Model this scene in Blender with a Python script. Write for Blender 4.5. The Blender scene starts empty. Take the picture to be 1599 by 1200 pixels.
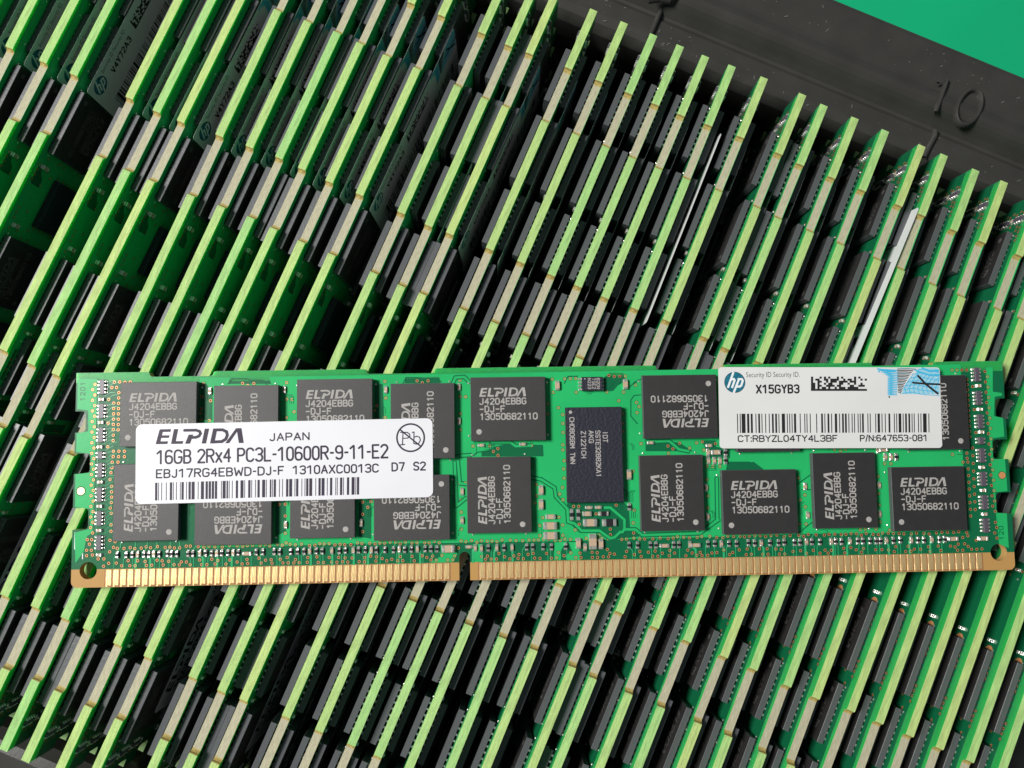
import bpy, math, random
from mathutils import Matrix, Vector
random.seed(7)
S = 0.1                      # one Blender unit is 10 mm; everything below is written in mm
sc = bpy.context.scene
C = sc.collection

# ------------------------------------------------------------------ camera, light, exposure
FPX, IW, IH = 1164.78, 1599.0, 1200.0
CAM = Vector((0.564, 65.579, 109.196))
_rv = Vector((2.9923475, 0.6061730, 0.0053412))
RC = Matrix.Rotation(_rv.length, 3, _rv.normalized())       # world -> camera (x right, y down, z forward)
cd = bpy.data.cameras.new('camera'); cam = bpy.data.objects.new('camera', cd); C.objects.link(cam)
m3 = RC.transposed() @ Matrix(((1, 0, 0), (0, -1, 0), (0, 0, -1)))
cam.matrix_world = Matrix.Translation(CAM * S) @ m3.to_4x4()
cd.sensor_width = 36; cd.lens = FPX / IW * 36; cd.clip_start = 0.05; cd.clip_end = 500
cd.dof.use_dof = True; cd.dof.focus_distance = 10.9; cd.dof.aperture_fstop = 0.26
sc.camera = cam
w = bpy.data.worlds.new('World'); sc.world = w; w.use_nodes = True
bg = w.node_tree.nodes['Background']; bg.inputs[0].default_value = (0.80, 0.91, 1.0, 1); bg.inputs[1].default_value = 0.105
ld = bpy.data.lights.new('window_light', 'AREA'); ld.shape = 'RECTANGLE'; ld.size = 24; ld.size_y = 20
ld.energy = 88000; ld.color = (1.0, 0.975, 0.93)
lo = bpy.data.objects.new('window_light', ld); C.objects.link(lo)
el = math.radians(49)
L = Vector((-0.982 * math.cos(el), -0.189 * math.cos(el), math.sin(el)))
lo.location = Vector((0, 6.5, 0)) + L * 80
lo.rotation_euler = L.to_track_quat('Z', 'Y').to_euler()
sc.view_settings.view_transform = 'Standard'; sc.view_settings.look = 'None'
sc.view_settings.exposure = 0.0; sc.view_settings.gamma = 1.0

# ------------------------------------------------------------------ materials
def mat(name, col, rough=0.5, metal=0.0, spec=0.5, bump=0.0, bscale=20, var=0.0, vscale=3, coat=0.0, stretch=None, objrand=0.0):
    m = bpy.data.materials.new(name); m.use_nodes = True
    nt = m.node_tree; b = nt.nodes['Principled BSDF']
    b.inputs['Base Color'].default_value = (*col, 1); b.inputs['Roughness'].default_value = rough
    b.inputs['Metallic'].default_value = metal; b.inputs['Specular IOR Level'].default_value = spec
    b.inputs['Coat Weight'].default_value = coat; b.inputs['Coat Roughness'].default_value = 0.15
    if bump or var or objrand:
        tc = nt.nodes.new('ShaderNodeTexCoord'); mp = nt.nodes.new('ShaderNodeMapping')
        nt.links.new(tc.outputs['Object'], mp.inputs[0])
        if stretch: mp.inputs['Scale'].default_value = stretch
        src = mp.outputs[0]
    if var or objrand:
        n = nt.nodes.new('ShaderNodeTexNoise'); n.inputs['Scale'].default_value = vscale; n.inputs['Detail'].default_value = 5
        nt.links.new(src, n.inputs['Vector'])
        h = nt.nodes.new('ShaderNodeHueSaturation'); h.inputs['Color'].default_value = (*col, 1)
        mr = nt.nodes.new('ShaderNodeMapRange'); mr.inputs[1].default_value = 0.3; mr.inputs[2].default_value = 0.7
        mr.inputs[3].default_value = 1 - var; mr.inputs[4].default_value = 1 + var
        nt.links.new(n.outputs[0], mr.inputs[0]); nt.links.new(mr.outputs[0], h.inputs['Value'])
        if objrand:
            oi = nt.nodes.new('ShaderNodeObjectInfo'); r2 = nt.nodes.new('ShaderNodeMapRange')
            r2.inputs[3].default_value = 0.5 - objrand; r2.inputs[4].default_value = 0.5 + objrand
            nt.links.new(oi.outputs['Random'], r2.inputs[0]); nt.links.new(r2.outputs[0], h.inputs['Hue'])
        nt.links.new(h.outputs[0], b.inputs['Base Color'])
    if bump:
        n2 = nt.nodes.new('ShaderNodeTexNoise'); n2.inputs['Scale'].default_value = bscale; n2.inputs['Detail'].default_value = 4
        nt.links.new(src, n2.inputs['Vector'])
        bp = nt.nodes.new('ShaderNodeBump'); bp.inputs['Strength'].default_value = bump; bp.inputs['Distance'].default_value = 0.01
        nt.links.new(n2.outputs[0], bp.inputs['Height']); nt.links.new(bp.outputs[0], b.inputs['Normal'])
    return m

def pcb_mask(name, dark, border, bottom):
    """solder mask on laminate: clear laminate strip along the contact edge, plain mask above, paler margin at the top edge"""
    m = mat(name, dark, rough=0.36, spec=0.22, bump=0.15, bscale=14)
    nt = m.node_tree; b = nt.nodes['Principled BSDF']
    tc = nt.nodes.new('ShaderNodeTexCoord'); sx = nt.nodes.new('ShaderNodeSeparateXYZ'); nt.links.new(tc.outputs['Object'], sx.inputs[0])
    def step(at):
        g = nt.nodes.new('ShaderNodeMath'); g.operation = 'GREATER_THAN'; g.inputs[1].default_value = at * S
        nt.links.new(sx.outputs['Y'], g.inputs[0]); return g
    a = step(2.5); c = step(28.55)
    m1 = nt.nodes.new('ShaderNodeMix'); m1.data_type = 'RGBA'; m1.inputs['A'].default_value = (*bottom, 1); m1.inputs['B'].default_value = (*dark, 1)
    nt.links.new(a.outputs[0], m1.inputs['Factor'])
    m2 = nt.nodes.new('ShaderNodeMix'); m2.data_type = 'RGBA'; m2.inputs['B'].default_value = (*border, 1)
    nt.links.new(c.outputs[0], m2.inputs['Factor']); nt.links.new(m1.outputs['Result'], m2.inputs['A'])
    nt.links.new(m2.outputs['Result'], b.inputs['Base Color'])
    # the copper-free margin along the top edge lets light through
    sw = nt.nodes.new('ShaderNodeMath'); sw.operation = 'MULTIPLY'; sw.inputs[1].default_value = 1.0
    nt.links.new(c.outputs[0], sw.inputs[0]); nt.links.new(sw.outputs[0], b.inputs['Subsurface Weight'])
    b.inputs['Subsurface Radius'].default_value = (0.5, 1.3, 0.3); b.inputs['Subsurface Scale'].default_value = 0.26
    return m

M = dict(
    mask=pcb_mask('green_solder_mask', (0.006, 0.135, 0.055), (0.032, 0.41, 0.10), (0.50, 0.29, 0.10)),
    pour=mat('mask_over_copper', (0.021, 0.45, 0.135), rough=0.36, bump=0.12, bscale=10, var=0.07, vscale=1.2, spec=0.22),
    gap=mat('mask_without_copper', (0.006, 0.14, 0.058), rough=0.36, spec=0.22),
    trace=mat('mask_over_trace', (0.035, 0.42, 0.16), rough=0.25, coat=0.5),
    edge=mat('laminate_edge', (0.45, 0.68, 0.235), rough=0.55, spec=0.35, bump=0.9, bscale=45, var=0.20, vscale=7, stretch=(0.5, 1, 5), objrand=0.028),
    tan=mat('routed_laminate', (0.50, 0.475, 0.33), rough=0.7, spec=0.3, bump=0.6, bscale=60, var=0.15, vscale=12, stretch=(0.8, 1, 6)),
    ochre=mat('ochre_laminate', (0.42, 0.33, 0.10), rough=0.7, var=0.35, vscale=30),  # ochre tone at the ends of the top-edge notches
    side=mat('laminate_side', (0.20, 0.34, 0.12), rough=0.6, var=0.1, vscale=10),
    groove=mat('shaded_laminate', (0.34, 0.15, 0.06), rough=0.6),
    cornertan=mat('bare_laminate', (0.58, 0.36, 0.13), rough=0.55, var=0.1, vscale=4),
    gold=mat('gold_plating', (1.0, 0.70, 0.33), rough=0.36, metal=0.65, bump=0.5, bscale=14, var=0.18, vscale=10, stretch=(4, 0.5, 1)),
    copper=mat('copper_ring', (0.80, 0.36, 0.15), rough=0.4, metal=0.3, spec=0.3),
    hole=mat('dark_hole', (0.09, 0.012, 0.006), rough=0.6),
    chip=mat('chip_epoxy', (0.023, 0.0215, 0.022), rough=0.52, spec=0.75, bump=0.3, bscale=75, var=0.10, vscale=8),
    chipblue=mat('register_epoxy', (0.019, 0.019, 0.034), rough=0.50, spec=0.5, bump=0.8, bscale=25),
    chipside=mat('chip_side', (0.088, 0.090, 0.10), rough=0.4, spec=0.5, bump=0.2, bscale=30),
    markdim=mat('shaded_marking', (0.11, 0.105, 0.10), rough=0.6, spec=0.2),  # standing chips' lettering, shade of the gaps put into its colour
    mark=mat('laser_marking', (0.42, 0.40, 0.385), rough=0.6, spec=0.3, bump=0.6, bscale=60, var=0.12, vscale=30),
    solder=mat('solder', (0.86, 0.85, 0.80), rough=0.28, metal=0.8, bump=0.8, bscale=30),
    ceramic=mat('capacitor_ceramic', (0.52, 0.38, 0.26), rough=0.5),
    resist=mat('resistor_body', (0.02, 0.018, 0.022), rough=0.35),
    network=mat('array_body', (0.10, 0.085, 0.11), rough=0.4),
    paper=mat('white_label_paper', (0.80, 0.81, 0.86), rough=0.35, spec=0.4, var=0.02, vscale=1.0),
    paper2=mat('grey_white_label_film', (0.74, 0.75, 0.75), rough=0.45, spec=0.4, var=0.025, vscale=1.5),
    ink=mat('thermal_print', (0.035, 0.025, 0.05), rough=0.5, spec=0.3),
    ink2=mat('black_print', (0.022, 0.022, 0.024), rough=0.5, spec=0.3),
    teal=mat('teal_ink', (0.015, 0.16, 0.24), rough=0.4, var=0.3, vscale=40),
    cyan=mat('cyan_ink', (0.06, 0.50, 0.78), rough=0.4),
    cyanpale=mat('pale_cyan_ink', (0.36, 0.66, 0.80), rough=0.4),
    dust=mat('dust_fleck', (0.30, 0.31, 0.31), rough=0.6),
    white=mat('white_ink', (0.85, 0.88, 0.9), rough=0.4),
    plastic=mat('black_tray_plastic', (0.043, 0.042, 0.039), rough=0.29, spec=0.5, bump=0.12, bscale=30, var=0.12, vscale=2),
    table=mat('green_table_top', (0.002, 0.44, 0.19), rough=0.5, var=0.04, vscale=0.4),
)
MI = {}
class MB:
    """collects faces in mm, then links them as one mesh object"""
    def __init__(s): s.v = []; s.f = []; s.m = []; s.mats = []; s.z = 0.0
    def mi(s, k):
        if k not in s.mats: s.mats.append(k)
        return s.mats.index(k)
    def face(s, pts, k):
        n = len(s.v); s.v += [tuple(p) for p in pts]; s.f.append(tuple(range(n, n + len(pts)))); s.m.append(s.mi(k))
    def poly(s, pts, z, k): s.face([(p[0], p[1], z) for p in pts], k)
    def box(s, x0, y0, z0, x1, y1, z1, k, kt=None, bev=0.0, T=None):
        b = bev
        lo_ = [(x0, y0), (x1, y0), (x1, y1), (x0, y1)]
        tp = [(x0 + b, y0 + b), (x1 - b, y0 + b), (x1 - b, y1 - b), (x0 + b, y1 - b)]
        rings = [[(x, y, z0) for x, y in lo_], [(x, y, z1 - b) for x, y in lo_]]
        if b: rings.append([(x, y, z1) for x, y in tp])
        if T: rings = [[tuple(T @ Vector(p)) for p in r] for r in rings]
        for a, c in zip(rings, rings[1:]):
            for i in range(4): s.face([a[i], a[(i + 1) % 4], c[(i + 1) % 4], c[i]], k)
        s.face(rings[-1], kt or k); s.face(rings[0][::-1], k)
    def disc(s, x, y, z, r, k, n=12, ry=None):
        ry = ry or r
        s.face([(x + r * math.cos(6.28318 * i / n), y + ry * math.sin(6.28318 * i / n), z) for i in range(n)], k)
    def ring(s, x, y, z, r0, r1, k, n=12, dz=0.0):
        for i in range(n):
            a, b = 6.28318 * i / n, 6.28318 * (i + 1) / n
            s.face([(x + r0 * math.cos(a), y + r0 * math.sin(a), z - dz), (x + r1 * math.cos(a), y + r1 * math.sin(a), z),
                    (x + r1 * math.cos(b), y + r1 * math.sin(b), z), (x + r0 * math.cos(b), y + r0 * math.sin(b), z - dz)], k)
    def dome(s, x, y, z, r, k, h=None, n=8):
        h = h or r
        pr = [(1, 0), (0.85, 0.55), (0.45, 0.88)]
        rg = [[(x + r * a * math.cos(6.28318 * i / n), y + r * a * math.sin(6.28318 * i / n), z + h * b) for i in range(n)] for a, b in pr]
        for A, B in zip(rg, rg[1:]):
            for i in range(n): s.face([A[i], A[(i + 1) % n], B[(i + 1) % n], B[i]], k)
        s.face(rg[-1], k)
    def strip(s, pts, wd, z, k, caps=True, T=None):
        """flat stroke along a polyline; every piece a hair above the last so none coincide"""
        for i in range(len(pts) - 1):
            a, b = Vector(pts[i]), Vector(pts[i + 1]); d = b - a
            if d.length < 1e-6: continue
            d.normalize(); n = Vector((-d.y, d.x)) * wd / 2; e = d * (wd * 0.42 if caps else 0)
            s.z = (s.z + 0.0009) % 0.0108; zz = z + s.z
            q = [a - e * 0.5 + n, a - e - n * 0 , a - e * 0.5 - n, b + e * 0.5 - n, b + e, b + e * 0.5 + n] if caps else [a + n, a - n, b - n, b + n]
            q = [(p.x, p.y, zz) for p in q]
            s.face(q, k)
    def add_mesh(s, me, T, k):
        n = len(s.v); s.v += [tuple(T @ v.co) for v in me.vertices]
        for p in me.polygons: s.f.append(tuple(n + i for i in p.vertices)); s.m.append(s.mi(k))
    def mesh(s, name, smooth=False):
        me = bpy.data.meshes.new(name); me.from_pydata([(x * S, y * S, z * S) for x, y, z in s.v], [], s.f)
        for k in s.mats: me.materials.append(M[k])
        me.polygons.foreach_set('material_index', s.m)
        if smooth: me.polygons.foreach_set('use_smooth', [True] * len(s.f))
        me.update(); return me
    def build(s, name, parent=None, smooth=False):
        return link(name, s.mesh(name, smooth), parent)
def link(name, me, parent=None, loc=None, rz=0.0):
    o = bpy.data.objects.new(name, me); C.objects.link(o); o.parent = parent
    if loc: o.location = Vector(loc) * S
    if rz: o.rotation_euler = (0, 0, rz)
    return o
def stuff(o): o['kind'] = 'stuff'; return o

# ------------------------------------------------------------------ lettering
G = {'0': [[(1, 0), (3, 0), (4, 1), (4, 5), (3, 6), (1, 6), (0, 5), (0, 1), (1, 0)]], '1': [[(0.8, 4.8), (2.2, 6), (2.2, 0)]],
 '2': [[(0, 5), (1, 6), (3, 6), (4, 5), (4, 4), (0, 0), (4, 0)]], '3': [[(0, 5.2), (1, 6), (3, 6), (4, 5), (4, 4), (3, 3.1), (1.6, 3.1)], [(3, 3.1), (4, 2.2), (4, 1), (3, 0), (1, 0), (0, .8)]],
 '4': [[(3, 0), (3, 6), (0, 2), (4, 2)]], '5': [[(4, 6), (0.4, 6), (0.1, 3.3), (1, 3.7), (3, 3.7), (4, 2.8), (4, 1), (3, 0), (1, 0), (0, .8)]],
 '6': [[(3.8, 5.3), (3, 6), (1, 6), (0, 5), (0, 1), (1, 0), (3, 0), (4, 1), (4, 2.5), (3, 3.4), (1, 3.4), (0, 2.6)]],
 '7': [[(0, 6), (4, 6), (1.6, 0)]], '8': [[(1, 3.2), (0, 4.1), (0, 5.1), (1, 6), (3, 6), (4, 5.1), (4, 4.1), (3, 3.2), (1, 3.2), (0, 2.2), (0, 1), (1, 0), (3, 0), (4, 1), (4, 2.2), (3, 3.2)]],
 '9': [[(0.2, .7), (1, 0), (3, 0), (4, 1), (4, 5), (3, 6), (1, 6), (0, 5), (0, 3.7), (1, 2.8), (3, 2.8), (4, 3.5)]],
 'A': [[(0, 0), (2, 6), (4, 0)], [(0.8, 2), (3.2, 2)]], 'B': [[(0, 0), (0, 6), (3, 6), (3.8, 5.2), (3.8, 4), (3, 3.2), (0, 3.2)], [(3, 3.2), (4, 2.3), (4, .9), (3, 0), (0, 0)]],
 'C': [[(4, 5), (3, 6), (1, 6), (0, 5), (0, 1), (1, 0), (3, 0), (4, 1)]], 'D': [[(0, 0), (0, 6), (2.6, 6), (4, 4.8), (4, 1.2), (2.6, 0), (0, 0)]],
 'E': [[(4, 6), (0, 6), (0, 0), (4, 0)], [(0, 3.1), (3.2, 3.1)]], 'F': [[(4, 6), (0, 6), (0, 0)], [(0, 3.1), (3.2, 3.1)]],
 'G': [[(4, 5), (3, 6), (1, 6), (0, 5), (0, 1), (1, 0), (3, 0), (4, 1), (4, 2.8), (2.3, 2.8)]], 'H': [[(0, 0), (0, 6)], [(4, 0), (4, 6)], [(0, 3), (4, 3)]],
 'I': [[(2, 0), (2, 6)]], 'J': [[(3.6, 6), (3.6, 1), (2.7, 0), (1, 0), (0.1, 1)]], 'K': [[(0, 0), (0, 6)], [(4, 6), (0, 2.4)], [(1.4, 3.6), (4, 0)]],
 'L': [[(0, 6), (0, 0), (4, 0)]], 'M': [[(0, 0), (0, 6), (2, 2.6), (4, 6), (4, 0)]], 'N': [[(0, 0), (0, 6), (4, 0), (4, 6)]],
 'P': [[(0, 0), (0, 6), (3, 6), (4, 5.1), (4, 3.7), (3, 2.8), (0, 2.8)]], 'R': [[(0, 0), (0, 6), (3, 6), (4, 5.1), (4, 3.8), (3, 3), (0, 3)], [(2, 3), (4, 0)]],
 'S': [[(4, 5.1), (3, 6), (1, 6), (0, 5), (0, 4), (1, 3.2), (3, 2.9), (4, 2), (4, 1), (3, 0), (1, 0), (0, .9)]], 'T': [[(0, 6), (4, 6)], [(2, 6), (2, 0)]],
 'W': [[(0, 6), (0.8, 0), (2, 4), (3.2, 0), (4, 6)]], 'X': [[(0, 0), (4, 6)], [(0, 6), (4, 0)]], 'Y': [[(0, 6), (2, 3), (4, 6)], [(2, 3), (2, 0)]],
 'Z': [[(0, 6), (4, 6), (0, 0), (4, 0)]], '-': [[(0.3, 2.9), (3.7, 2.9)]]}
def stroke_text(mb, s, x, y, h, pitch, wd, lw, z, k, rot=0.0):
    """single-stroke lettering; x,y = left end of the base line, rot = reading direction"""
    c, sn = math.cos(rot), math.sin(rot)
    for i, ch in enumerate(s):
        for pl in G.get(ch, []):
            q = []
            for gx, gy in pl:
                a = i * pitch + gx / 4 * wd; b = gy / 6 * h
                q.append((x + a * c - b * sn, y + a * sn + b * c))
            mb.strip(q, lw, z, k)
def wordmark(mb, f, z, k):
    """heavy slanted maker's wordmark, drawn in an 870 x 150 box (y down); f maps to the surface"""
    Q = [[(45, 0), (155, 0), (148, 28), (34, 28)], [(40, 62), (140, 62), (133, 88), (30, 88)], [(8, 122), (125, 122), (118, 150), (2, 150)], [(40, 4), (75, 20), (48, 130), (2, 148)],
         [(183, 0), (226, 0), (196, 150), (153, 150)], [(165, 122), (276, 122), (268, 150), (158, 150)],
         [(328, 58), (374, 58), (342, 150), (292, 150)], [(487, 0), (531, 0), (500, 150), (456, 150)], [(570, 0), (612, 0), (582, 150), (538, 150)],
         [(796, 0), (830, 0), (728, 150), (688, 150)], [(800, 0), (850, 0), (872, 150), (824, 150)]]
    for i, q in enumerate(Q): mb.poly([f(*p) for p in q][::-1], z + 0.0007 * i, k)
    u = (Vector(f(28, 0)) - Vector(f(0, 0))).length
    mb.strip([f(*p) for p in [(285, 14), (400, 14), (436, 26), (446, 48), (430, 74), (398, 86), (345, 88)]], u, z + 0.009, k)
    mb.strip([f(*p) for p in [(590, 14), (662, 14), (702, 34), (710, 70), (694, 108), (656, 132), (565, 136)]], u * 1.05, z + 0.009, k)
_tx = {}
def glyph_mesh(s, off):
    if (s, off) in _tx: return _tx[(s, off)]
    cu = bpy.data.curves.new('lettering', 'FONT'); cu.body = s; cu.size = 1; cu.offset = off; cu.resolution_u = 3
    o = bpy.data.objects.new('lettering', cu); C.objects.link(o)
    dg = bpy.context.evaluated_depsgraph_get(); me = bpy.data.meshes.new_from_object(o.evaluated_get(dg))
    bpy.data.objects.remove(o); _tx[(s, off)] = me; return me
def font_text(mb, s, p0, p1, cap, z, k, off=0.0, shear=0.0):
    """text from p0 to p1 (base line ends) with cap height in mm"""
    me = glyph_mesh(s, off); hm = glyph_mesh('H', off)
    xs = [v.co.x for v in me.vertices]; hy = [v.co.y for v in hm.vertices]
    x0, x1 = min(xs), max(xs); H = max(hy) - min(hy); y0 = min(hy)
    a, b = Vector(p0), Vector(p1); d = b - a; sx = d.length / (x1 - x0); sy = cap / H; d.normalize()
    n = len(mb.v)
    for v in me.vertices:
        yy = (v.co.y - y0) * sy; xx = (v.co.x - x0) * sx + shear * yy
        mb.v.append((a.x + d.x * xx - d.y * yy, a.y + d.y * xx + d.x * yy, z))
    for p in me.polygons: mb.f.append(tuple(n + i for i in p.vertices)); mb.m.append(mb.mi(k))

def smooth_corners(pl, n=3):
    """round the chamfered bends of a stroke, keep its square corners"""
    closed = pl[0] == pl[-1]; pts = [Vector(p) for p in pl]; out = []
    N = len(pts)
    for i, p in enumerate(pts):
        if (i == 0 or i == N - 1) and not closed: out.append(tuple(p)); continue
        a = pts[i - 1] if i else pts[-2]; b = pts[i + 1] if i < N - 1 else pts[1]
        d1, d2 = p - a, b - p
        ang = abs(d1.angle(d2))
        if ang > math.radians(63) or ang < 0.05: out.append(tuple(p)); continue
        r1, r2 = min(0.48 * d1.length, 0.95), min(0.48 * d2.length, 0.95); q0 = p - d1.normalized() * r1; q1 = p + d2.normalized() * r2
        for k in range(n + 1):
            t = k / n; out.append(tuple(q0 * (1 - t) ** 2 + p * 2 * t * (1 - t) + q1 * t * t))
    if closed: out[-1:] = [out[-1]]; out.append(out[0])
    return out
G['V'] = [[(0, 6), (2, 0), (4, 6)]]; G['/'] = [[(0, -0.3), (4, 6.3)]]; G['x'] = [[(0, 0), (4, 4.3)], [(0, 4.3), (4, 0)]]; G[':'] = [[(2, 0.0), (2, 0.7)], [(2, 3.6), (2, 4.3)]]
WD = {'I': 0.2, '1': 0.95, '-': 0.5, 'W': 1.45, 'M': 1.2, ' ': 0.42, '/': 0.45, ':': 0.12, 'x': 0.85, 'J': 0.85, 'L': .9, 'E': .95, 'F': .9, '0': .95, 'G': 1.1, 'C': 1.05, 'D': 1.05, 'R': 1.05, 'A': 1.1, 'X': 1.05, 'N': 1.05}
def sans(mb, s, p0, p1, cap, lw, z, k, track=0.40):
    """plain sans lettering drawn with even strokes between two points of the base line"""
    a, b = Vector(p0), Vector(p1); d = b - a; L0 = d.length - lw; d.normalize(); n = Vector((-d.y, d.x))
    units = sum(WD.get(c, 1.0) for c in s) + track * (len(s) - 1); wu = L0 / units; x = lw / 2
    for c in s:
        wc = WD.get(c, 1.0) * wu
        for pl in G.get(c, []):
            q = []
            if c == '1': pl = [(0.0, 4.7), (2.0, 5.9), (2.4, 5.9), (2.4, 0)]
            for gx, gy in smooth_corners(pl):
                gx = {'I': 2, ':': 2}.get(c, gx)
                q.append(tuple(a + d * (x + gx / 4 * wc) + n * (lw / 2 + gy / 6 * (cap - lw))))
            mb.strip(q, lw, z, k)
        x += wc + track * wu

# ------------------------------------------------------------------ where the flat module lies
_mr = Vector((0.0134765, 0.0028078, 0.4141467)); RM = Matrix.Rotation(_mr.length, 3, _mr.normalized())
TM = Vector((-46.3914, 24.8058, 2.1915))
RMt = RM.transposed()
def ray(u, v): return RC.transposed() @ Vector(((u - IW / 2) / FPX, (v - IH / 2) / FPX, 1))
def P(u, v, h=0.0):
    """measured point of the flat module -> its own mm coordinates at height h over the board"""
    o = RMt @ (CAM - TM); d = RMt @ ray(u, v); t = (h - o.z) / d.z; q = o + d * t
    return (q.x, q.y)
def Wp(u, v, z):
    d = ray(u, v); q = CAM + d * ((z - CAM.z) / d.z); return (q.x, q.y)

# ------------------------------------------------------------------ board outline (shared by all modules)
LEN, HT, TH = 133.35, 30.0, 1.2
def arc(cx, cy, r, a0, a1, n=4): return [(cx + r * math.cos(math.radians(a0 + (a1 - a0) * i / n)), cy + r * math.sin(math.radians(a0 + (a1 - a0) * i / n))) for i in range(n + 1)]
def outline():
    L_ = []
    nd = 0.68; r = 0.5
    L_ += arc(0.8, 0.8, 0.8, 180, 270)
    # contact edge with key slot
    L_ += [(53.95, 0)] + arc(54.72, 3.2, 0.77, 180, 0, 8) + [(55.49, 0)]
    L_ += arc(LEN - 0.8, 0.8, 0.8, 270, 360)
    def sidenotch(y0, y1, d, right):
        pts = [(0, y0), (d - 0.6, y0)] + [(d - 0.6 + 0.6 * math.sin(math.radians(a)), y0 + 0.6 - 0.6 * math.cos(math.radians(a))) for a in (22, 45, 68, 90)] + \
              [(d - 0.6 + 0.6 * math.cos(math.radians(a)), y1 - 0.6 + 0.6 * math.sin(math.radians(a))) for a in (0, 22, 45, 68)] + [(d - 0.6, y1), (0, y1)]
        return [(LEN - x, y) for x, y in pts] if right else pts[::-1]
    N = [(7.95, 11.0, 2.15), (15.75, 18.6, 2.2), (21.55, 24.55, 1.45)]
    for a, b, d in N: L_ += sidenotch(a, b, d, True)
    L_ += [(LEN, HT)]
    for a, b in ((123.1, 114.05), (92.4, 82.6), (50.75, 40.95), (19.3, 10.25)):
        # notch from x=a down to x=b along the top edge
        L_ += [(a + 0.35, HT), (a + 0.08, HT - 0.06)] + [(a - r + r * math.cos(math.radians(t)), HT - nd + r - r * math.sin(math.radians(t))) for t in (0, 30, 60, 90)]
        L_ += [(b + r - r * math.cos(math.radians(t)), HT - nd + r - r * math.sin(math.radians(t))) for t in (90, 60, 30, 0)] + [(b - 0.08, HT - 0.06), (b - 0.35, HT)]
    L_ += [(0, HT)]
    for a, b, d in reversed(N): L_ += sidenotch(a, b, d, False)
    return L_
def curve_sheet(loops, z0, z1):
    """flat filled curve with holes, thickness z0..z1 -> mesh in mm units"""
    cu = bpy.data.curves.new('sheet', 'CURVE'); cu.dimensions = '2D'; cu.fill_mode = 'BOTH'; cu.extrude = (z1 - z0) / 2
    for lp in loops:
        sp = cu.splines.new('POLY'); sp.points.add(len(lp) - 1); sp.use_cyclic_u = True
        for i, (x, y) in enumerate(lp): sp.points[i].co = (x, y, 0, 1)
    o = bpy.data.objects.new('sheet', cu); C.objects.link(o)
    dg = bpy.context.evaluated_depsgraph_get(); me = bpy.data.meshes.new_from_object(o.evaluated_get(dg))
    bpy.data.objects.remove(o)
    me.transform(Matrix.Translation((0, 0, (z0 + z1) / 2)))
    return me
def circ(x, y, r, n=20): return [(x + r * math.cos(6.28318 * i / n), y + r * math.sin(6.28318 * i / n)) for i in range(n)]
HL, HR = P(137.7, 891.5), P(1559.5, 862.8)
OUT = outline()
me = curve_sheet([OUT, circ(HL[0], HL[1], 1.2), circ(HR[0], HR[1], 1.2)], -TH, 0.0)
PCB = bpy.data.meshes.new('board')
vs = [v.co.copy() * S for v in me.vertices]; fs = [tuple(p.vertices) for p in me.polygons]
PCB.from_pydata(vs, [], fs)
names = ['mask', 'edge', 'tan', 'ochre', 'side', 'cornertan']
for k in names: PCB.materials.append(M[k])
for p in PCB.polygons:
    n, c = p.normal, p.center / S
    if abs(n.z) > 0.5: p.material_index = 0
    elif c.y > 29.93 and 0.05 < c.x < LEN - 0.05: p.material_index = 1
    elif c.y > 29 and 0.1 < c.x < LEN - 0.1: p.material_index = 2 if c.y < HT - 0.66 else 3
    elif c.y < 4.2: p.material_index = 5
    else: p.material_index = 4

# ------------------------------------------------------------------ memory chips (10.6 x 9.0 mm)
CW, CH_, CZ0, CZ1 = 10.6, 9.0, 0.30, 1.18
def chip_body(mb, w_, h_, kt='chip', ks='chipside', balls=True):
    mb.box(-w_ / 2, -h_ / 2, CZ0, w_ / 2, h_ / 2, CZ1, ks, kt, bev=0.05)
    if balls:
        nb = int(w_ / 0.95)
        for i in range(nb):
            x = -w_ / 2 + 0.75 + i * (w_ - 1.5) / (nb - 1)
            for y in (-h_ / 2 + 0.32, h_ / 2 - 0.32): mb.box(x - 0.2, y - 0.2, 0.005, x + 0.2, y + 0.2, CZ0, 'resist')
        nb = int(h_ / 0.95)
        for i in range(nb):
            y = -h_ / 2 + 0.75 + i * (h_ - 1.5) / (nb - 1)
            for x in (-w_ / 2 + 0.42, w_ / 2 - 0.42): mb.box(x - 0.15, y - 0.15, 0.005, x + 0.15, y + 0.15, CZ0, 'solder')
def chip_marks(mb, z=CZ1 + 0.004, mk_='mark'):
    x0, y0 = -CW / 2, CH_ / 2; s = 6.62 / 870
    wordmark(mb, lambda a, b: (x0 + 1.22 + a * s, y0 - 1.52 - b * s * 1.09), z, mk_)
    stroke_text(mb, 'J4204EBBG', x0 + 1.28, y0 - 3.84, 0.82, 0.752, 0.52, 0.165, z, mk_)
    stroke_text(mb, '-DJ-F', x0 + 1.28, y0 - 4.93, 0.82, 0.752, 0.52, 0.165, z, mk_)
    stroke_text(mb, '13050682110', x0 + 1.34, y0 - 6.0, 0.82, 0.752, 0.52, 0.165, z, mk_)
    mb.disc(x0 + 1.15, y0 - 7.72, z, 0.39, mk_, 16)
_b = MB(); chip_body(_b, CW, CH_); CHIP = _b.mesh('memory_chip')
_b = MB(); chip_marks(_b); MARKS = _b.mesh('marking')
_b = MB(); chip_body(_b, CW, CH_); chip_marks(_b, mk_='markdim'); CHIPM = _b.mesh('memory_chip')
chips = [(247, 647, 0), (384, 661, 1), (522.5, 642, 0), (660, 657.5, 1), (793.5, 638.5, 0), (1062, 635, 2), (1198, 647, 1), (1325, 632, 2), (1463, 644, 1),
         (228, 784.5, 1), (364, 800, 2), (503.5, 780.5, 1), (643, 793, 2), (779.5, 773, 1), (1049.5, 770, 1), (1186.5, 784, 0), (1319.5, 766, 1), (1451, 779, 0)]
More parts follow.
